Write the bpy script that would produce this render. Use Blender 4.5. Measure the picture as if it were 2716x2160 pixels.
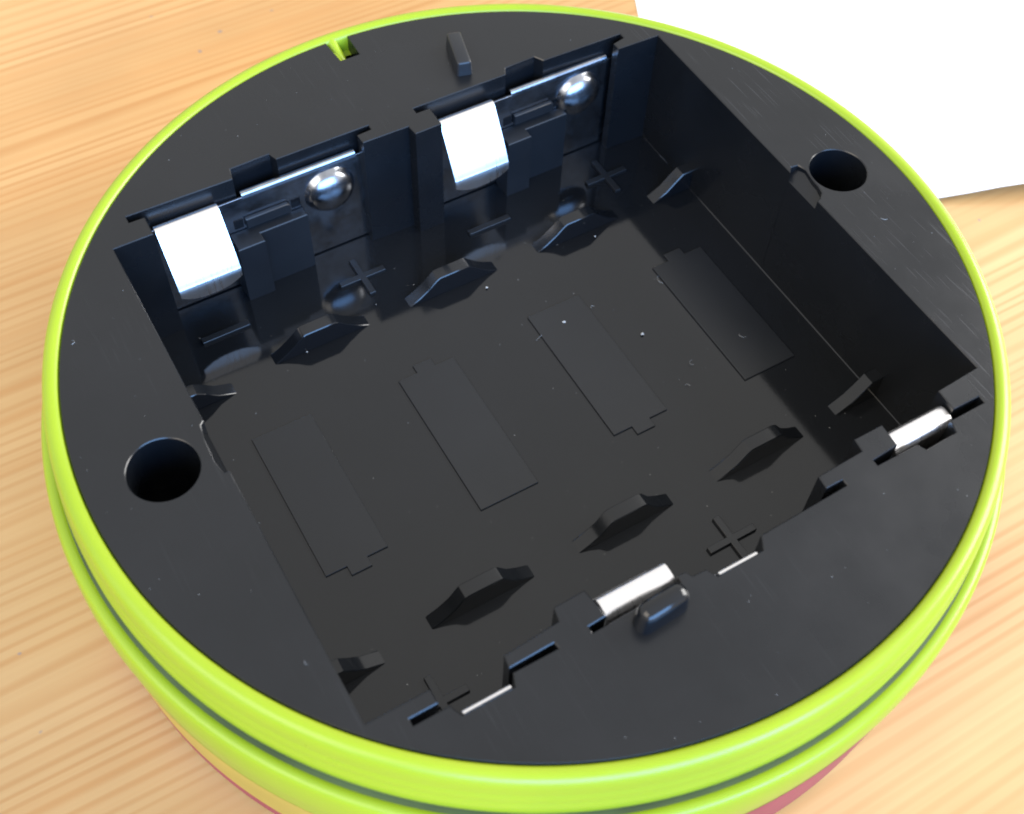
import bpy, bmesh, math, random
from mathutils import Vector, Matrix
from mathutils.geometry import tessellate_polygon

random.seed(7)
for o in list(bpy.data.objects):
    bpy.data.objects.remove(o, do_unlink=True)
scene = bpy.context.scene
S = 0.001            # the script works in millimetres
T = 30.0             # height of the housing's flat top face above the table (mm)

# ------------------------------------------------------------------ camera
cam_d = bpy.data.cameras.new('camera')
cam = bpy.data.objects.new('camera', cam_d)
scene.collection.objects.link(cam)
scene.camera = cam
PITCH, ROLL, YAW = math.radians(56.156), math.radians(2.879), math.radians(32.577)
fw = Vector((math.sin(YAW)*math.cos(PITCH), math.cos(YAW)*math.cos(PITCH), -math.sin(PITCH)))
rt = Vector((math.cos(YAW), -math.sin(YAW), 0.0))
up = rt.cross(fw)
rt, up = math.cos(ROLL)*rt + math.sin(ROLL)*up, -math.sin(ROLL)*rt + math.cos(ROLL)*up
m = Matrix((rt, up, -fw)).transposed().to_4x4()
m.translation = Vector((-45.656, -68.787, 103.628 + T))*S
cam.matrix_world = m
cam_d.sensor_fit = 'HORIZONTAL'
cam_d.sensor_width = 36.0
cam_d.lens = 42.52
cam_d.clip_start = 0.005
cam_d.clip_end = 50.0
cam_d.dof.use_dof = True
cam_d.dof.focus_distance = 0.142
cam_d.dof.aperture_fstop = 40.0

# ------------------------------------------------------------------ light
world = bpy.data.worlds.new('World')
scene.world = world
world.use_nodes = True
bg = world.node_tree.nodes['Background']
bg.inputs['Color'].default_value = (1.0, 0.985, 0.96, 1)
bg.inputs['Strength'].default_value = 1.02

def area(name, loc, target, sx, sy, radiance, col):
    l = bpy.data.lights.new(name, 'AREA')
    l.shape = 'RECTANGLE'; l.size = sx; l.size_y = sy
    l.energy = radiance*math.pi*sx*sy
    l.color = col
    o = bpy.data.objects.new(name, l)
    scene.collection.objects.link(o)
    o.location = loc
    o.rotation_euler = (Vector(target) - Vector(loc)).to_track_quat('-Z', 'Y').to_euler()
    return o
# a cool daylight window behind the photographer and a brighter one to the right
area('window_light', (-0.15, -1.15, 0.50), (0, 0, 0.03), 1.5, 0.85, 11.0, (0.20, 0.48, 1.0))
area('left_fill_light', (-0.85, -0.15, 0.75), (0, 0, 0.03), 0.8, 0.8, 4.2, (1.0, 0.88, 0.72))  # fill lamp added on the left to lift the table's shadowed side
area('window_light', (0.60, -0.08, 0.34), (0, 0, 0.03), 0.50, 0.36, 13.0, (1.0, 0.98, 0.95))

scene.cycles.filter_width = 1.9
scene.view_settings.view_transform = 'Standard'
scene.view_settings.look = 'None'
scene.view_settings.exposure = 0.0
scene.view_settings.gamma = 1.0
scene.view_settings.use_curve_mapping = False

# ------------------------------------------------------------------ materials
def new_mat(name):
    mt = bpy.data.materials.new(name); mt.use_nodes = True
    nt = mt.node_tree
    return mt, nt, nt.nodes['Principled BSDF']
def N(nt, typ, **kw):
    n = nt.nodes.new(typ)
    for k, v in kw.items(): setattr(n, k, v)
    return n
def coords(nt, scale, rot=(0, 0, 0)):
    tc = N(nt, 'ShaderNodeTexCoord'); mp = N(nt, 'ShaderNodeMapping')
    mp.inputs['Scale'].default_value = scale
    mp.inputs['Rotation'].default_value = rot
    nt.links.new(tc.outputs['Object'], mp.inputs['Vector'])
    return mp.outputs['Vector']
def noise(nt, vec, scale, detail=3, rough=0.5, dist=0.0):
    n = N(nt, 'ShaderNodeTexNoise')
    n.inputs['Scale'].default_value = scale; n.inputs['Detail'].default_value = detail
    n.inputs['Roughness'].default_value = rough; n.inputs['Distortion'].default_value = dist
    nt.links.new(vec, n.inputs['Vector'])
    return n.outputs['Fac']
def ramp(nt, fac, stops):
    r = N(nt, 'ShaderNodeValToRGB')
    while len(r.color_ramp.elements) < len(stops): r.color_ramp.elements.new(0.5)
    for e, (pos, c) in zip(r.color_ramp.elements, stops):
        e.position = pos; e.color = c if len(c) == 4 else (*c, 1)
    nt.links.new(fac, r.inputs['Fac'])
    return r.outputs['Color']
def maprange(nt, fac, a, b, c, d):
    r = N(nt, 'ShaderNodeMapRange')
    for i, v in zip(range(1, 5), (a, b, c, d)): r.inputs[i].default_value = v
    nt.links.new(fac, r.inputs[0])
    return r.outputs[0]
def mix(nt, fac, a, b, blend='MIX'):
    x = N(nt, 'ShaderNodeMix', data_type='RGBA', blend_type=blend)
    for sock, v in ((x.inputs[0], fac), (x.inputs[6], a), (x.inputs[7], b)):
        if hasattr(v, 'links') or hasattr(v, 'is_linked'): nt.links.new(v, sock)
        else: sock.default_value = v if isinstance(v, (int, float)) else (*v, 1)
    return x.outputs[2]
def bump(nt, bsdf, h, strength, dist):
    b = N(nt, 'ShaderNodeBump')
    b.inputs['Strength'].default_value = strength; b.inputs['Distance'].default_value = dist
    nt.links.new(h, b.inputs['Height'])
    nt.links.new(b.outputs['Normal'], bsdf.inputs['Normal'])

def black_plastic(name, rough, base=0.014, spread=0.05, scratch=0.0):
    mt, nt, b = new_mat(name)
    v = coords(nt, (1, 1, 1))
    big = noise(nt, v, 60, 4, 0.6)
    fine = noise(nt, v, 2600, 2, 0.6)
    c = ramp(nt, big, [(0.3, (base*0.72, base*0.88, base*1.12)), (0.7, (base*0.95, base*1.12, base*1.42))])
    nt.links.new(c, b.inputs['Base Color'])
    rr = maprange(nt, big, 0.3, 0.7, rough - spread, rough + spread)
    b.inputs['IOR'].default_value = 1.50
    if scratch > 0:
        # fine hairline scratches running along the plate (real wear, two directions)
        v1 = coords(nt, (3600, 110, 1), (0, 0, math.radians(4)))
        v2 = coords(nt, (2800, 90, 1), (0, 0, math.radians(-63)))
        s1 = maprange(nt, noise(nt, v1, 1.0, 2, 0.5), 0.62, 0.74, 0, 1)
        s2 = maprange(nt, noise(nt, v2, 1.0, 2, 0.5), 0.70, 0.78, 0, 1)
        ad = N(nt, 'ShaderNodeMath', operation='MAXIMUM')
        nt.links.new(s1, ad.inputs[0]); nt.links.new(s2, ad.inputs[1])
        patch = maprange(nt, noise(nt, v, 45, 2, 0.5), 0.45, 0.65, 0.0, scratch)
        # most worn along the right-hand rim of the plate, and only on the exposed top face
        tc = N(nt, 'ShaderNodeTexCoord'); sp = N(nt, 'ShaderNodeSeparateXYZ'); nt.links.new(tc.outputs['Object'], sp.inputs[0])
        worn = N(nt, 'ShaderNodeMath', operation='ADD'); nt.links.new(patch, worn.inputs[0])
        nt.links.new(maprange(nt, sp.outputs[0], 0.030, 0.042, 0.0, 0.40), worn.inputs[1])
        topf = maprange(nt, sp.outputs[2], 0.0299, 0.02999, 0.0, 1.0)
        w2 = N(nt, 'ShaderNodeMath', operation='MULTIPLY'); nt.links.new(worn.outputs[0], w2.inputs[0]); nt.links.new(topf, w2.inputs[1])
        mu = N(nt, 'ShaderNodeMath', operation='MULTIPLY')
        nt.links.new(ad.outputs[0], mu.inputs[0]); nt.links.new(w2.outputs[0], mu.inputs[1])
        ra = N(nt, 'ShaderNodeMath', operation='ADD')
        nt.links.new(rr, ra.inputs[0])
        m2 = N(nt, 'ShaderNodeMath', operation='MULTIPLY'); m2.inputs[1].default_value = 0.25
        nt.links.new(mu.outputs[0], m2.inputs[0]); nt.links.new(m2.outputs[0], ra.inputs[1])
        nt.links.new(ra.outputs[0], b.inputs['Roughness'])
        c2 = mix(nt, mu.outputs[0], c, (0.05, 0.053, 0.056))
        nt.links.new(c2, b.inputs['Base Color'])
        bump(nt, b, fine, 0.06, 0.00005)
    else:
        nt.links.new(rr, b.inputs['Roughness'])
        bump(nt, b, fine, 0.03, 0.00004)
    return mt
M = {}
M['plate'] = black_plastic('black_plastic_plate', 0.27, 0.006, 0.07, 0.12)
M['floor'] = black_plastic('black_plastic_polished', 0.08, 0.006, 0.03)
M['black'] = black_plastic('black_plastic_moulding', 0.14, 0.007, 0.04)
M['symbol'] = black_plastic('black_plastic_textured', 0.32, 0.008, 0.03)
M['block'] = black_plastic('black_plastic_matt', 0.40, 0.010, 0.03)

mt, nt, b = new_mat('nickel_dimmed')  # contact nickel, its dark reflections put into the base colour
b.inputs['Metallic'].default_value = 1.0
v = coords(nt, (500, 500, 500))
n = noise(nt, v, 1.0, 3, 0.6)
nt.links.new(ramp(nt, n, [(0.3, (0.30, 0.32, 0.36)), (0.7, (0.42, 0.44, 0.48))]), b.inputs['Base Color'])
nt.links.new(maprange(nt, n, 0.3, 0.7, 0.20, 0.27), b.inputs['Roughness'])
M['metal'] = mt
mt, nt, b = new_mat('nickel_lit')  # brighter copy of the nickel, glare on tabs and lugs put into its colour
b.inputs['Metallic'].default_value = 1.0
n = noise(nt, coords(nt, (200, 200, 200)), 1.0, 3, 0.6)
nt.links.new(ramp(nt, n, [(0.3, (0.92, 0.91, 0.92)), (0.7, (0.96, 0.95, 0.96))]), b.inputs['Base Color'])
nt.links.new(maprange(nt, noise(nt, coords(nt, (2500, 150, 150)), 1.0, 2, 0.5), 0.3, 0.7, 0.26, 0.34), b.inputs['Roughness'])
M['tab'] = mt

mt, nt, b = new_mat('lime_plastic')
v = coords(nt, (1, 1, 1))
n = noise(nt, v, 40, 3, 0.5)
nt.links.new(ramp(nt, n, [(0.3, (0.26, 0.365, 0.010)), (0.7, (0.30, 0.405, 0.014))]), b.inputs['Base Color'])
nt.links.new(maprange(nt, noise(nt, v, 90, 4, 0.6), 0.3, 0.7, 0.26, 0.42), b.inputs['Roughness'])
b.inputs['Coat Weight'].default_value = 0.12
b.inputs['Coat Roughness'].default_value = 0.12
b.inputs['Subsurface Weight'].default_value = 0.15
b.inputs['Subsurface Radius'].default_value = (1.0, 1.0, 0.1)
b.inputs['Subsurface Scale'].default_value = 0.001
M['green'] = mt

def simple(name, col, rough, var=0.1):
    mt, nt, b = new_mat(name)
    n = noise(nt, coords(nt, (1, 1, 1)), 120, 3, 0.5)
    nt.links.new(ramp(nt, n, [(0.3, tuple(c*(1-var) for c in col)), (0.7, tuple(min(1, c*(1+var)) for c in col))]), b.inputs['Base Color'])
    b.inputs['Roughness'].default_value = rough
    return mt
M['groove'] = simple('dark_seam', (0.07, 0.10, 0.035), 0.6, 0.3)
M['red'] = simple('red_plastic', (0.27, 0.027, 0.055), 0.4)
M['tan'] = simple('tan_band', (0.44, 0.32, 0.045), 0.35)
M['steel'] = simple('dark_steel', (0.05, 0.05, 0.05), 0.4)
M['paper'] = simple('white_paper', (0.86, 0.86, 0.87), 0.8, 0.02)
M['dust'] = simple('pale_dust', (0.40, 0.41, 0.41), 0.9)

mt, nt, b = new_mat('pine_wood')
v0 = coords(nt, (1, 1, 1))
wv = coords(nt, (2.5, 60, 1))
broad = noise(nt, wv, 1.0, 3, 0.55, 0.3)
fi = noise(nt, coords(nt, (9, 1100, 1)), 1.0, 4, 0.6, 0.2)
rings = noise(nt, coords(nt, (3.0, 420, 1)), 1.0, 2, 0.5, 0.4)
c = ramp(nt, broad, [(0.25, (0.50, 0.285, 0.110)), (0.5, (0.55, 0.328, 0.135)), (0.75, (0.59, 0.366, 0.162))])
wx = N(nt, 'ShaderNodeTexWave', wave_type='BANDS', bands_direction='Y')
wx.inputs['Scale'].default_value = 170; wx.inputs['Distortion'].default_value = 0.0
vd = N(nt, 'ShaderNodeVectorMath', operation='ADD')
warp = noise(nt, coords(nt, (1.3, 48, 1)), 1.0, 3, 0.6)
cmb = N(nt, 'ShaderNodeCombineXYZ')
nt.links.new(maprange(nt, warp, 0.2, 0.8, -0.0045, 0.0045), cmb.inputs[1])
nt.links.new(v0, vd.inputs[0]); nt.links.new(cmb.outputs[0], vd.inputs[1]); nt.links.new(vd.outputs[0], wx.inputs['Vector'])
wl = maprange(nt, wx.outputs['Fac'], 0.45, 1.0, 0.0, 1.0)
amp = maprange(nt, noise(nt, coords(nt, (6, 45, 1), ), 1.0, 2, 0.5), 0.35, 0.65, 0.12, 0.75)
ml = N(nt, 'ShaderNodeMath', operation='MULTIPLY'); nt.links.new(wl, ml.inputs[0]); nt.links.new(amp, ml.inputs[1])
c = mix(nt, ml.outputs[0], c, (0.42, 0.185, 0.05))
lines = maprange(nt, rings, 0.52, 0.66, 0.0, 0.45)
c = mix(nt, lines, c, (0.50, 0.25, 0.085))
fl = maprange(nt, fi, 0.42, 0.75, 0.0, 0.40)
c = mix(nt, fl, c, (0.50, 0.28, 0.11))
blot = maprange(nt, noise(nt, v0, 22, 3, 0.5), 0.35, 0.7, 0.88, 1.06)
cm = N(nt, 'ShaderNodeVectorMath', operation='SCALE')
nt.links.new(c, cm.inputs[0]); nt.links.new(blot, cm.inputs['Scale'])
spk = maprange(nt, noise(nt, v0, 330, 1, 0.4), 0.775, 0.80, 0.0, 0.55)
c = mix(nt, spk, cm.outputs[0], (0.16, 0.17, 0.20))
nt.links.new(c, b.inputs['Base Color'])
nt.links.new(maprange(nt, broad, 0.3, 0.7, 0.42, 0.55), b.inputs['Roughness'])
bump(nt, b, rings, 0.08, 0.0003)
M['wood'] = mt

# ------------------------------------------------------------------ mesh helpers (mm in, metres out)
def link(name, verts, faces, mat, parent=None, angle=32, smooth=True, recalc=True):
    me = bpy.data.meshes.new(name)
    me.from_pydata([(x*S, y*S, z*S) for x, y, z in verts], [], faces)
    if recalc:
        bm = bmesh.new(); bm.from_mesh(me)
        bmesh.ops.remove_doubles(bm, verts=bm.verts, dist=1e-7)
        bmesh.ops.recalc_face_normals(bm, faces=bm.faces)
        bm.to_mesh(me); bm.free()
    me.materials.append(mat)
    if smooth:
        for pl in me.polygons: pl.use_smooth = True
        me.set_sharp_from_angle(angle=math.radians(angle))
    o = bpy.data.objects.new(name, me)
    scene.collection.objects.link(o)
    if parent: o.parent = parent
    return o
def area2(p):
    return sum(p[i][0]*p[(i+1) % len(p)][1] - p[(i+1) % len(p)][0]*p[i][1] for i in range(len(p)))
def inset(loop, d):
    """move every corner to the left of the walking direction by d (mitred)"""
    out = []; n = len(loop)
    for i in range(n):
        p0, p1, p2 = Vector(loop[i-1]), Vector(loop[i]), Vector(loop[(i+1) % n])
        a = (p1-p0).normalized(); c = (p2-p1).normalized()
        na, nc = Vector((-a.y, a.x)), Vector((-c.y, c.x))
        k = na + nc
        den = max(0.35, 1 + na.dot(nc))
        out.append(tuple(p1 + k*(d/den)))
    return out
def prism(outer, holes, z0, z1, bev=0.0, bev0=0.0, frame=None):
    """solid with straight sides over a 2D outline (with holes); its top edges are eased by bev"""
    if area2(outer) < 0: outer = outer[::-1]
    holes = [h[::-1] if area2(h) > 0 else h for h in holes]
    loops = [outer] + holes
    verts, faces = [], []
    def add(loop, z):
        s = len(verts); verts.extend((x, y, z) for x, y in loop); return s
    tops, bots = [], []
    for L in loops:
        n = len(L); rings = []
        if bev0 > 0: rings.append(add(inset(L, bev0), z0)); rings.append(add(L, z0 + bev0))
        else: rings.append(add(L, z0))
        if bev > 0: rings.append(add(L, z1 - bev)); rings.append(add(inset(L, bev), z1))
        else: rings.append(add(L, z1))
        for a, c in zip(rings, rings[1:]):
            for i in range(n):
                j = (i+1) % n
                faces.append((a+i, a+j, c+j, c+i))
        bots.append((rings[0], n)); tops.append((rings[-1], n))
    for caps in (tops, bots):
        idx = [s+i for s, n in caps for i in range(n)]
        vl = [[Vector((verts[s+i][0], verts[s+i][1], 0)) for i in range(n)] for s, n in caps]
        for t in tessellate_polygon(vl): faces.append(tuple(idx[k] for k in t))
    if frame: verts = [frame(*v) for v in verts]
    return verts, faces
def rect(x0, y0, x1, y1): return [(x0, y0), (x1, y0), (x1, y1), (x0, y1)]
def circle(cx, cy, r, n=48): return [(cx + r*math.cos(2*math.pi*i/n), cy + r*math.sin(2*math.pi*i/n)) for i in range(n)]
def solid(name, outer, z0, z1, mat, parent, bev=0.08, holes=(), frame=None):
    v, f = prism(outer, list(holes), z0 + T, z1 + T, bev, 0.0, frame)
    return link(name, v, f, mat, parent)
def side_profile(name, prof, y0, y1, mat, parent, bev=0.12):
    """profile drawn in x,z (z from the top face) and extruded along y, camera side eased"""
    v, f = prism(prof, [], -y1, -y0, bev, bev, lambda x, z, q: (x, -q, z + T))
    return link(name, v, f, mat, parent)
def lathe(name, prof, mat, parent, n=192, a0=0.0, a1=2*math.pi, zfun=None):
    full = abs(a1-a0-2*math.pi) < 1e-6
    m_ = n if full else n+1
    verts, faces = [], []
    for i in range(m_):
        a = a0 + (a1-a0)*i/n
        for r, z in prof: verts.append((r*math.cos(a), r*math.sin(a), z + T))
    k = len(prof)
    for i in range(n):
        j = (i+1) % m_
        for q in range(k-1): faces.append((i*k+q, j*k+q, j*k+q+1, i*k+q+1))
    return link(name, verts, faces, mat, parent, 40)
def tag(o, label, cat, group=None, kind=None):
    o['label'] = label; o['category'] = cat
    if group: o['group'] = group
    if kind: o['kind'] = kind

# ------------------------------------------------------------------ setting: table and paper
v, f = prism(rect(-900, -700, 1100, 1100), [], -28, 0, 1.0)
table = link('tabletop', v, f, M['wood'])
tag(table, 'orange pine tabletop with straight fine grain under the green device', 'table', kind='structure')

# paper sheet: a corner lies under the housing, the free near edge curls up a little
cx, cy = 41.0, 22.5
ux, uy = 0.928, -0.373          # along the near edge
vx, vy = 0.435, 0.900           # along the left edge
W, H = 297, 210
verts, faces = [], []
nu, nv = 60, 40
for lay in (0, 1):
    for j in range(nv+1):
        for i in range(nu+1):
            a, c = W*i/nu, H*(j/nv)**1.6
            lift = 2.6*math.exp(-c/9.0)*min(1, max(0, (a-22)/30))**2 * (0.75 + 0.25*math.sin(a/38.0))
            lift += 0.5*math.sin(a/60.0)**2*min(1, max(0, (a-60)/40))
            verts.append((cx + ux*a + vx*c, cy + uy*a + vy*c, 0.02 + lift + 0.10*lay))
n1 = (nu+1)*(nv+1)
for j in range(nv):
    for i in range(nu):
        q = j*(nu+1)+i
        faces.append((q, q+nu+1, q+nu+2, q+1)); faces.append((n1+q, n1+q+1, n1+q+nu+2, n1+q+nu+1))
edge = [i for i in range(nu)] + [nu + j*(nu+1) for j in range(nv)] + [nv*(nu+1)+i for i in range(nu, 0, -1)] + [j*(nu+1) for j in range(nv, 0, -1)]
for a, c in zip(edge, edge[1:]+edge[:1]): faces.append((a, c, n1+c, n1+a))
paper = link('paper_sheet', verts, faces, M['paper'])
tag(paper, 'blank white sheet of paper on the table, partly under the green device', 'paper')

# ------------------------------------------------------------------ the device
dev = bpy.data.objects.new('battery_device', None)
scene.collection.objects.link(dev)
dev.empty_display_size = 0.02
tag(dev, 'round lime green plastic device lying upside down with its black battery compartment open', 'battery device')

FL = -17.6                       # compartment floor (mm below the top face)

# green shell: upper ring, lower ring
lathe('upper_shell', [(49.2, -2.4), (50.04, -2.2), (50.04, -0.35), (50.25, 0.02), (50.6, 0.24), (51.1, 0.22), (51.55, 0.0),
      (51.82, -0.45), (51.98, -1.2), (52.06, -2.2), (52.08, -2.5), (52.2, -2.7), (52.26, -3.8), (52.28, -4.1), (52.4, -4.3), (52.44, -5.6), (52.45, -6.4), (52.35, -6.75), (52.0, -6.9), (51.0, -6.9)],
      M['green'], dev)
lathe('seam_groove', [(52.05, -6.75), (52.0, -7.5), (52.9, -7.5), (52.95, -7.6)], M['groove'], dev)
lathe('lower_shell', [(52.4, -7.7), (52.9, -7.45), (53.3, -7.4), (53.7, -7.5), (53.95, -7.75), (54.12, -8.3), (54.25, -9.2), (54.32, -10.4), (54.36, -11.6), (54.3, -12.6),
      (54.15, -14.0), (53.95, -18.0), (53.75, -24.0), (53.6, -28.6), (53.3, -29.4), (52.6, -29.85), (45, -29.85)], M['green'], dev)
# coloured bands on the lower shell: tan on one side, red on the other
def band(name, a0, a1, zt0, zt1, zb, mat, n=64, off=0.06):
    verts, faces = [], []
    def rad(z):
        t = [(-14.0, 54.15), (-18.0, 53.95), (-24.0, 53.75), (-28.6, 53.6), (-29.3, 53.35)]
        if z > -14: return 54.15 + (z+14)/1.8*0.15
        for (z0, r0), (z1, r1) in zip(t, t[1:]):
            if z1 <= z <= z0: return r0 + (r1-r0)*(z-z0)/(z1-z0)
        return 53.35
    for i in range(n+1):
        a = a0 + (a1-a0)*i/n; zt = zt0 + (zt1-zt0)*i/n
        for k in range(9):
            z = zt + (zb-zt)*k/8; r = rad(z) + off*(1 if 0 < k else 0.2)
            verts.append((r*math.cos(a), r*math.sin(a), z+T))
    for i in range(n):
        for k in range(8):
            q = i*9+k; faces.append((q, q+9, q+10, q+1))
    o = link(name, verts, faces, mat, dev, recalc=False)
    o['label'] = 'dull crimson band low on the shell' if mat is M['red'] else 'tan coloured band low on the shell'
    return o
D2R = math.radians
band('tan_band', D2R(178), D2R(242), -17.5, -16.0, -26.0, M['tan'])
band('red_band', D2R(178), D2R(252), -26.4, -24.4, -29.3, M['red'], off=0.1)
band('red_band', D2R(262), D2R(322), -16.0, -13.8, -29.3, M['red'], off=0.1)

# outline of the compartment, its contact pockets and card slots (top face, mm)
far = [(-36.5, 29.8), (-31.8, 29.8), (-31.75, 32.7), (-33.6, 32.75), (-33.6, 33.75), (-20.7, 33.45), (-20.3, 35.1), (-15.3, 35.2), (-14.9, 34.0),
       (-2.75, 33.95), (-2.75, 33.2), (-4.7, 33.1), (-4.65, 31.55), (1.45, 31.45), (1.6, 29.9), (5.2, 29.95), (5.2, 33.05), (3.4, 33.1), (3.4, 34.0),
       (16.5, 33.9), (17.1, 35.0), (21.4, 35.1), (22.1, 33.9), (33.6, 33.6), (33.6, 32.75), (31.8, 32.4), (31.8, 31.2), (37.8, 31.0)]
right = [(37.85, 2.7), (38.5, 3.4), (39.4, 3.3), (39.75, 2.2), (39.45, 0.4), (39.4, -0.6), (39.15, -1.7), (38.4, -2.3), (37.85, -2.5)]
near = [(37.8, -30.0), (32.1, -30.3), (31.9, -32.9), (35.4, -32.95), (35.35, -33.8), (30.7, -33.8), (30.2, -35.2), (26.1, -35.3), (25.7, -34.35), (20.5, -34.3),
        (20.5, -33.6), (23.9, -33.4), (24.05, -30.7), (20.4, -30.7), (20.2, -32.2), (14.4, -32.4), (14.25, -33.9), (16.3, -33.9), (16.3, -34.6),
        (5.4, -34.9), (4.6, -36.3), (-0.9, -36.4), (-1.4, -35.3), (-3.0, -35.2), (-3.3, -34.5), (-4.2, -34.5), (-4.3, -35.2), (-14.3, -35.4), (-14.3, -34.7), (-12.3, -34.6), (-12.7, -31.4), (-16.1, -31.5),
        (-16.4, -32.9), (-22.5, -33.3), (-22.7, -34.6), (-17.9, -34.5), (-17.8, -35.15), (-22.6, -35.1), (-23.1, -36.35), (-28.5, -36.3), (-29.0, -35.0), (-32.7, -35.0), (-32.7, -34.3),
        (-29.8, -34.3), (-29.8, -32.8), (-36.3, -32.8)]
left = [(-36.45, -3.2), (-37.0, -3.1), (-37.3, -1.6), (-37.2, 1.5), (-36.9, 3.2), (-36.45, 3.6)]
pocket = far + right + near + left
# rim notch for the green tab is part of the outer outline
NS = 160
outer = []
a_l, a_r = math.atan2(49.98, -0.85), math.atan2(49.95, 2.15)
for i in range(NS+1):
    a = a_l + (2*math.pi - (a_l - a_r))*i/NS
    outer.append((50.0*math.cos(a), 50.0*math.sin(a)))
outer += [(2.05, 46.1), (-0.65, 46.1)]
holes = [pocket, circle(43.2, 0.3, 3.45), circle(-42.1, 0.15, 3.65)]
solid('base_plate', outer, FL, 0.0, M['plate'], dev, 0.10, holes)
o = solid('compartment_floor', circle(0.0, 0.0, 49.8, 96), FL - 2.0, FL, M['floor'], dev, 0.0)

# the wall notches beside the screw wells stop a few millimetres down
def notch_step(poly, zf):
    n = len(poly)
    if area2(poly) < 0: poly = poly[::-1]
    vs = [(x, y, FL+T) for x, y in poly] + [(x, y, zf(x)+T) for x, y in poly]
    fs = [(i, (i+1) % n, n+(i+1) % n, n+i) for i in range(n)] + [tuple(range(n))[::-1], tuple(range(n, 2*n))]
    return link('notch_step', vs, fs, M['plate'], dev)
notch_step([(37.88, -2.5), (38.4, -2.28), (39.13, -1.68), (39.38, -0.6), (39.43, 0.4), (39.73, 2.2), (39.38, 3.28), (38.5, 3.38), (37.88, 2.7)], lambda x: -0.6 - (39.7-x)*0.45)
notch_step([(-36.48, -3.2), (-36.48, 3.6), (-36.9, 3.18), (-37.18, 1.5), (-37.28, -1.6), (-37.0, -3.08)], lambda x: -0.3 - (x+37.3)*2.6)
side_profile('wall_fillet', [(37.72, FL), (37.84, FL), (37.84, FL+0.12)], -29.5, 30.5, M['floor'], dev, 0.0)

# green tab standing in the rim notch
verts, faces = [], []
prof = [(50.4, 0.1), (49.3, -0.35), (48.2, -0.75), (47.2, -1.05), (46.6, -1.6), (46.35, -2.6), (46.3, -4.5)]
for (yy, zz) in prof:
    for k in range(9):
        t = -1 + k/4.0
        verts.append((0.05 + t*0.72 - (0.0), yy, zz - 0.55*abs(t)**2.5 + T))
for r in range(len(prof)-1):
    for k in range(8):
        q = r*9+k; faces.append((q, q+1, q+10, q+9))
nb = len(verts)
for (yy, zz) in prof:
    verts.append((0.05-0.72, yy, -4.6+T)); verts.append((0.05+0.72, yy, -4.6+T))
for r in range(len(prof)-1):
    faces.append((r*9, (r+1)*9, nb+2*r+2, nb+2*r)); faces.append((r*9+8, nb+2*r+1, nb+2*r+3, (r+1)*9+8))
link('rim_tab', verts, faces, M['green'], dev, 50)
# a green web fills the rest of the notch's left side, below the tab
solid('rim_web', [(-0.6, 46.2), (-0.1, 46.2), (-0.1, 50.2), (-0.75, 50.2)], -4.5, -0.75, M['green'], dev, 0.15)

# locating peg on the far part of the plate
def round_block(name, cx, cy, sx, sy, h, rot, mat, bev=0.35, taper=0.12, z0=0.0):
    bm = bmesh.new(); bmesh.ops.create_cube(bm, size=1.0)
    for vv in bm.verts:
        k = 1.0 - (taper if vv.co.z > 0 else 0)
        vv.co = Vector((vv.co.x*sx*k, vv.co.y*sy*(1-(taper*0.4 if vv.co.z > 0 else 0)), vv.co.z*h + h/2))
    ed = [e for e in bm.edges if not all(v.co.z < 0.01 for v in e.verts)]
    bmesh.ops.bevel(bm, geom=ed, offset=bev, segments=3, affect='EDGES', profile=0.5)
    c, s = math.cos(rot), math.sin(rot)
    vs = [(cx + c*v.co.x - s*v.co.y, cy + s*v.co.x + c*v.co.y, v.co.z + T + z0) for v in bm.verts]
    bm.verts.index_update()
    fs = [tuple(v.index for v in f.verts) for f in bm.faces]
    bm.free()
    return link(name, vs, fs, mat, dev, 50)
round_block('locating_peg', 12.7, 39.2, 2.1, 6.3, 2.0, D2R(-15), M['block'], 0.35)
round_block('latch_block', -7.8, -36.9, 5.8, 2.3, 3.1, D2R(3), M['black'], 0.95, 0.1)

# screws deep in the two screw wells
for sx_, sy_ in ((43.2, 0.3), (-42.1, 0.15)):
    sc = solid('screw', circle(sx_, sy_, 2.5, 32), FL, FL + 3.2, M['steel'], dev, 0.5)
    for a in (0.5, 0.5 + math.pi/2):
        c, s = math.cos(a), math.sin(a)
        q = [(sx_ + c*x - s*y, sy_ + s*x + c*y) for x, y in rect(-1.6, -0.25, 1.6, 0.25)]
        bar = solid('cross_recess', q, FL + 3.2, FL + 3.26, M['black'], sc, 0.0)

# cradle ribs that carry the batteries
def rib(c, y0, y1, h):
    pr = [(-6.4, 0), (6.4, 0), (5.0, 0.8), (3.6, 1.85), (2.5, h-0.3), (2.0, h), (-2.0, h), (-2.5, h-0.3), (-3.6, 1.85), (-5.0, 0.8)]
    side_profile('cradle_rib', [(c+x, FL+z) for x, z in pr], y0, y1, M['black'], dev, 0.1)
for c in (-17.7, 0.9, 19.8):
    rib(c, 19.2, 20.9, 3.2); rib(c + 0.3, -21.0, -19.3, 3.7)
for y0, y1, h in ((19.2, 20.9, 3.4), (-20.5, -18.8, 3.8)):
    side_profile('cradle_rib', [(31.8, FL), (37.9, FL), (37.9, FL+h), (36.2, FL+h), (35.2, FL+2.5), (33.8, FL+1.1)], y0, y1, M['black'], dev, 0.1)
for y0, y1, h in ((17.6, 19.3, 3.0), (-21.9, -20.2, 3.4)):
    side_profile('cradle_rib', [(-36.5, FL), (-29.9, FL), (-32.0, FL+1.0), (-33.3, FL+2.2), (-34.4, FL+h), (-36.5, FL+h)], y0, y1, M['black'], dev, 0.1)

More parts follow.
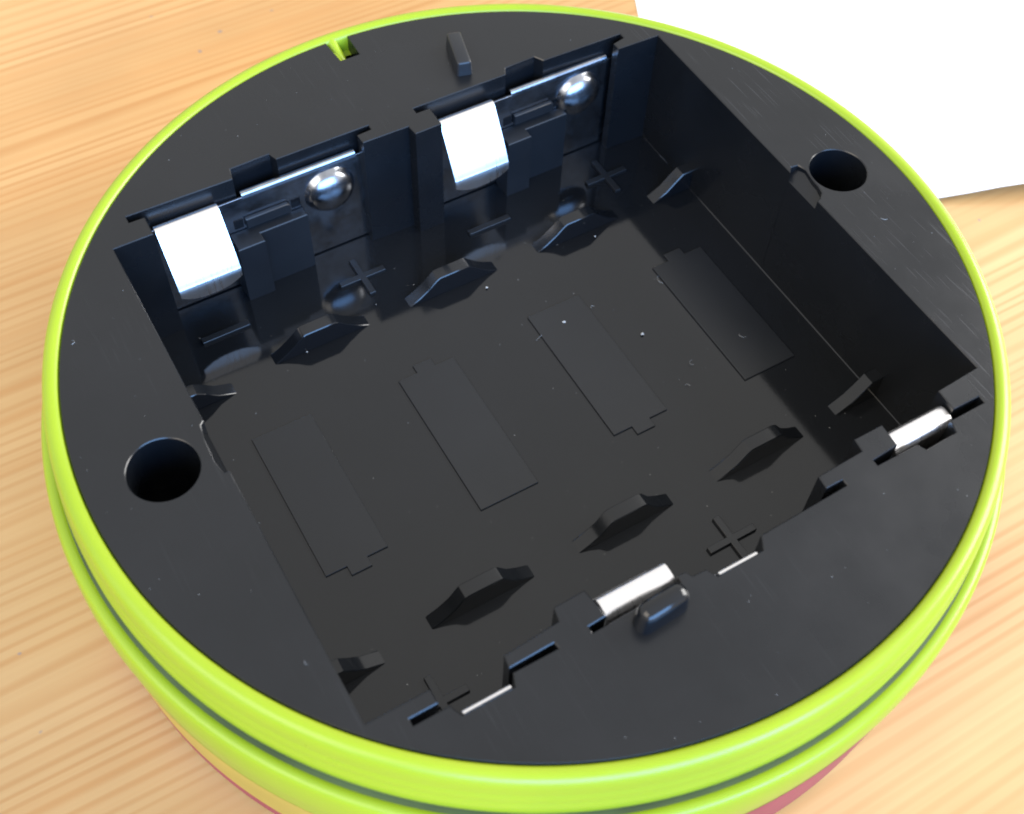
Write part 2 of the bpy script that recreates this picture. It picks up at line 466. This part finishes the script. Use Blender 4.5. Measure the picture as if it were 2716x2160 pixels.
# raised battery symbols and polarity marks on the floor
def symbol(cx, nub):
    x0, x1, y0, y1 = cx-3.8, cx+3.8, -9.8, 9.6
    if nub > 0: y0, y1 = -10.9, 9.6
    p = [(x0, y0), (x1, y0), (x1, y1), (x0, y1)]
    n = 1.25
    if nub > 0: p = [(x0, y0), (x1, y0), (x1, y1), (cx+n, y1), (cx+n, y1+1.2), (cx-n, y1+1.2), (cx-n, y1), (x0, y1)]
    else: p = [(x0, y0), (cx-n, y0), (cx-n, y0-1.25), (cx+n, y0-1.25), (cx+n, y0), (x1, y0), (x1, y1+0.9), (x0, y1+0.9)]
    solid('battery_symbol', p, FL, FL+0.22, M['symbol'], dev, 0.04)
for cx, nub in ((-27.25, -1), (-8.35, 1), (10.45, -1), (29.0, 1)): symbol(cx, nub)
def plus(cx, cy, l=3.15, w=0.42):
    p = [(-w, -l), (w, -l), (w, -w), (l, -w), (l, w), (w, w), (w, l), (-w, l), (-w, w), (-l, w), (-l, -w), (-w, -w)]
    solid('plus_mark', [(cx+x, cy+y) for x, y in p], FL, FL+0.45, M['symbol'], dev, 0.05)
def minus(cx, cy, l=3.1, w=0.42):
    solid('minus_mark', rect(cx-l, cy-w, cx+l, cy+w), FL, FL+0.45, M['symbol'], dev, 0.05)
plus(-8.7, 26.5); plus(28.7, 26.5); plus(10.7, -28.0); plus(-26.8, -28.6)
minus(-27.5, 26.6); minus(10.1, 26.4); minus(-8.2, -28.2); minus(29.3, -28.0)

# ------------------------------------------------------------------ battery contacts
def strip_mesh(name, prof, x0, x1, thick, mat, parent, round_end=0.0, n=10):
    """sheet metal bent along a y,z profile; the last part may taper to a rounded tip"""
    P = [Vector(p) for p in prof]
    # resample smoothly
    pts = []
    for i in range(len(P)-1):
        p0 = P[max(i-1, 0)]; p1 = P[i]; p2 = P[i+1]; p3 = P[min(i+2, len(P)-1)]
        for k in range(6):
            t = k/6
            pts.append(0.5*((2*p1) + (-p0+p2)*t + (2*p0-5*p1+4*p2-p3)*t*t + (-p0+3*p1-3*p2+p3)*t**3))
    pts.append(P[-1])
    L = [0]
    for a, c in zip(pts, pts[1:]): L.append(L[-1] + (c-a).length)
    verts, faces = [], []
    xc, hw = (x0+x1)/2, (x1-x0)/2
    for i, pt in enumerate(pts):
        d = (pts[min(i+1, len(pts)-1)] - pts[max(i-1, 0)]).normalized()
        nn = Vector((-d.y, d.x))*thick/2
        for sgn in (1, -1):
            for k in range(n+1):
                u = -1 + 2*k/n
                q, nq = pt, nn
                if round_end > 0 and L[i] > L[-1] - round_end:
                    # the free end is cut to an arc: its corners stop short of the middle
                    L0 = L[-1] - round_end
                    tgt = L0 + (L[i]-L0)*(1 - 0.62*abs(u)**2.4)
                    m_ = max(j2 for j2 in range(len(L)) if L[j2] <= tgt + 1e-9)
                    if m_ < len(L)-1:
                        q = pts[m_] + (pts[m_+1]-pts[m_])*((tgt-L[m_])/(L[m_+1]-L[m_]))
                verts.append((xc + hw*u, q.x + sgn*nq.x, q.y + sgn*nq.y + T))
    row = 2*(n+1)
    for i in range(len(pts)-1):
        for k in range(n):
            a = i*row + k
            faces.append((a, a+1, a+row+1, a+row))
            c = a + n+1
            faces.append((c, c+row, c+row+1, c+1))
        a = i*row
        faces.append((a, a+row, a+row+n+1, a+n+1)); faces.append((a+n, a+2*n+1, a+row+2*n+1, a+row+n))
    for i in (0, len(pts)-1):
        a = i*row
        for k in range(n): faces.append((a+k, a+k+n+1, a+k+n+2, a+k+1))
    return link(name, verts, faces, mat, parent, 50)

def contact(x0, x1, yc, s, tab=None, dome=None, lug=None, zt=-2.9, lip=None):
    """s=+1: the contact faces the near side (stands at the far wall); s=-1: the other way round"""
    plate = solid('battery_contact', rect(x0, yc-0.15, x1, yc+0.15), FL + 0.25, zt if s > 0 else -6.0, M['metal'], dev, 0.05)
    if lip:
        strip_mesh('folded_lip', [(yc - s*0.12, zt-0.7), (yc - s*0.10, zt+0.05), (yc + s*0.12, zt+0.42), (yc + s*0.45, zt+0.40), (yc + s*0.62, zt+0.1)], lip[0], lip[1], 0.22, M['metal'], plate)
    if tab is not None:
        if s > 0:
            pr = [(0.15, zt-0.3), (0.02, zt+0.35), (-0.7, zt+0.55), (-1.4, zt-0.4), (-2.5, zt-2.2), (-3.7, zt-4.2), (-4.6, zt-5.9), (-4.82, zt-6.6), (-4.75, zt-8.6)]
        else:
            pr = [(0.0, -6.3), (0.25, -2.2), (0.05, -1.35), (-0.5, -1.0), (-1.6, -0.95), (-2.1, -1.6), (-2.4, -2.6), (-3.0, -4.5), (-4.2, -7.5), (-3.6, -9.5)]
        strip_mesh('spring_tab', [(yc + s*a, c) for a, c in pr], tab-3.9, tab+3.9, 0.25, M['tab'], plate, 2.0)
    if dome is not None:
        xd, zd, r, h = (dome, -6.9, 3.25, 1.8) if s > 0 else (dome, -10.2, 2.6, 1.3)
        verts, faces = [], []
        nr, na = 10, 40
        for i in range(nr+1):
            t = i/nr*math.pi/2
            rr, hh = r*math.cos(t)**0.9 if i < nr else 0.0, h*math.sin(t)
            if i == 0: rr = r*1.06
            for k in range(na):
                a = 2*math.pi*k/na
                verts.append((xd + rr*math.cos(a), yc - s*(0.12 + hh), zd + rr*math.sin(a) + T))
        for i in range(nr):
            for k in range(na):
                faces.append((i*na+k, i*na+(k+1) % na, (i+1)*na+(k+1) % na, (i+1)*na+k))
        link('contact_dome', verts, faces, M['metal'], plate, 60)
    if lug:
        strip_mesh('solder_lug', [(yc + s*0.1, -6.0), (lug[2] + s*0.0, -4.5), (lug[2], -1.2), (lug[2] + s*0.05, -0.35), (lug[2] + s*0.35, -0.18)], lug[0], lug[1], 0.3, M['tab'], plate)
    return plate
contact(-33.4, -3.0, 33.1, 1, tab=-27.3, dome=-9.15, lip=(-20.2, -5.3))
contact(3.6, 33.3, 33.1, 1, tab=10.0, dome=27.2, lip=(16.9, 31.4))
contact(-14.1, 16.1, -34.35, -1, tab=-8.1, dome=10.5, lug=(-0.6, 3.9, -36.05))
contact(20.7, 35.2, -33.45, -1, tab=27.8)
contact(-32.5, -18.1, -34.65, -1, dome=-26.6, lug=(-28.3, -23.4, -35.95))

# plastic blocks that hold the far contacts in place
for x in (-18.9, 18.8):
    blk = solid('divider_block', [(x-3.9, 30.0), (x-0.4, 30.0), (x-0.4, 31.45), (x+5.9, 31.45), (x+5.9, 32.93), (x-3.9, 32.93)], FL, -8.1, M['block'], dev, 0.12)
    side_profile('retaining_clip', [(x-1.6, -7.7), (x+4.3, -7.7), (x+4.3, -6.5), (x+3.9, -6.1), (x-1.6, -6.1)], 32.35, 32.93, M['block'], blk, 0.12)
    for a in (x-3.0, x+4.5):
        side_profile('clip_slot', [(a, -7.6), (a+1.2, -7.6), (a+1.2, -6.2), (a, -6.2)], 32.86, 32.94, M['floor'], blk, 0.0)

# ------------------------------------------------------------------ dust and lint lying on the plastic
verts, faces = [], []
def speck(x, y, z, r):
    s = len(verts)
    n = 5; ph = random.random()*6
    for k in range(n):
        a = ph + 2*math.pi*k/n; q = r*random.uniform(0.6, 1.2)
        verts.append((x+q*math.cos(a), y+q*math.sin(a)*0.8, z+T+0.01))
    verts.append((x, y, z+T+r*0.7))
    for k in range(n): faces.append((s+k, s+(k+1) % n, s+n))
    faces.append(tuple(s+k for k in range(n))[::-1])
def fibre(x, y, z, l):
    a = random.random()*6.28; cur = random.uniform(-0.5, 0.5)
    px, py = x, y; w = 0.012
    prev = None
    for k in range(9):
        nx, ny = -math.sin(a)*w, math.cos(a)*w
        zz = z+T+0.02+0.05*math.sin(k*0.5)
        s = len(verts)
        verts.extend([(px+nx, py+ny, zz), (px-nx, py-ny, zz), (px, py, zz+0.03)])
        if prev is not None:
            for i in range(3):
                j = (i+1) % 3
                faces.append((prev+i, prev+j, s+j, s+i))
        prev = s
        a += cur + random.uniform(-0.35, 0.35); px += math.cos(a)*l/8; py += math.sin(a)*l/8
def on_plate():
    while True:
        a, r = random.random()*6.283, 49.3*math.sqrt(random.random())
        x, y = r*math.cos(a), r*math.sin(a)
        if -37.5 < x < 39 and -36.8 < y < 35.6: continue
        if math.hypot(x-43.2, y-0.3) < 4 or math.hypot(x+42.1, y-0.15) < 4: continue
        return x, y
for i in range(60):
    x, y = on_plate(); speck(x, y, 0, random.choice((0.025, 0.03, 0.035, 0.05)))
for i in range(120):
    speck(random.uniform(-35, 37), random.uniform(-28, 29), FL, random.choice((0.025, 0.03, 0.035, 0.045, 0.06)))
for x, y, r in ((10.3, 7.6, 0.30), (18.0, 1.2, 0.28), (4.5, 17.2, 0.2), (21.5, 17.9, 0.2), (-20.0, 19.0, 0.16)): speck(x, y, FL+0.22, r)
for i in range(3):
    x, y = on_plate(); fibre(x, y, 0, random.uniform(0.5, 1.0))
for i in range(6):
    fibre(random.uniform(0, 34), random.uniform(-12, 15), FL+0.22, random.uniform(0.6, 1.9))
du = link('dust', verts, faces, M['dust'], None, recalc=False)
tag(du, 'pale dust specks and lint scattered over the black plastic', 'dust', kind='stuff')
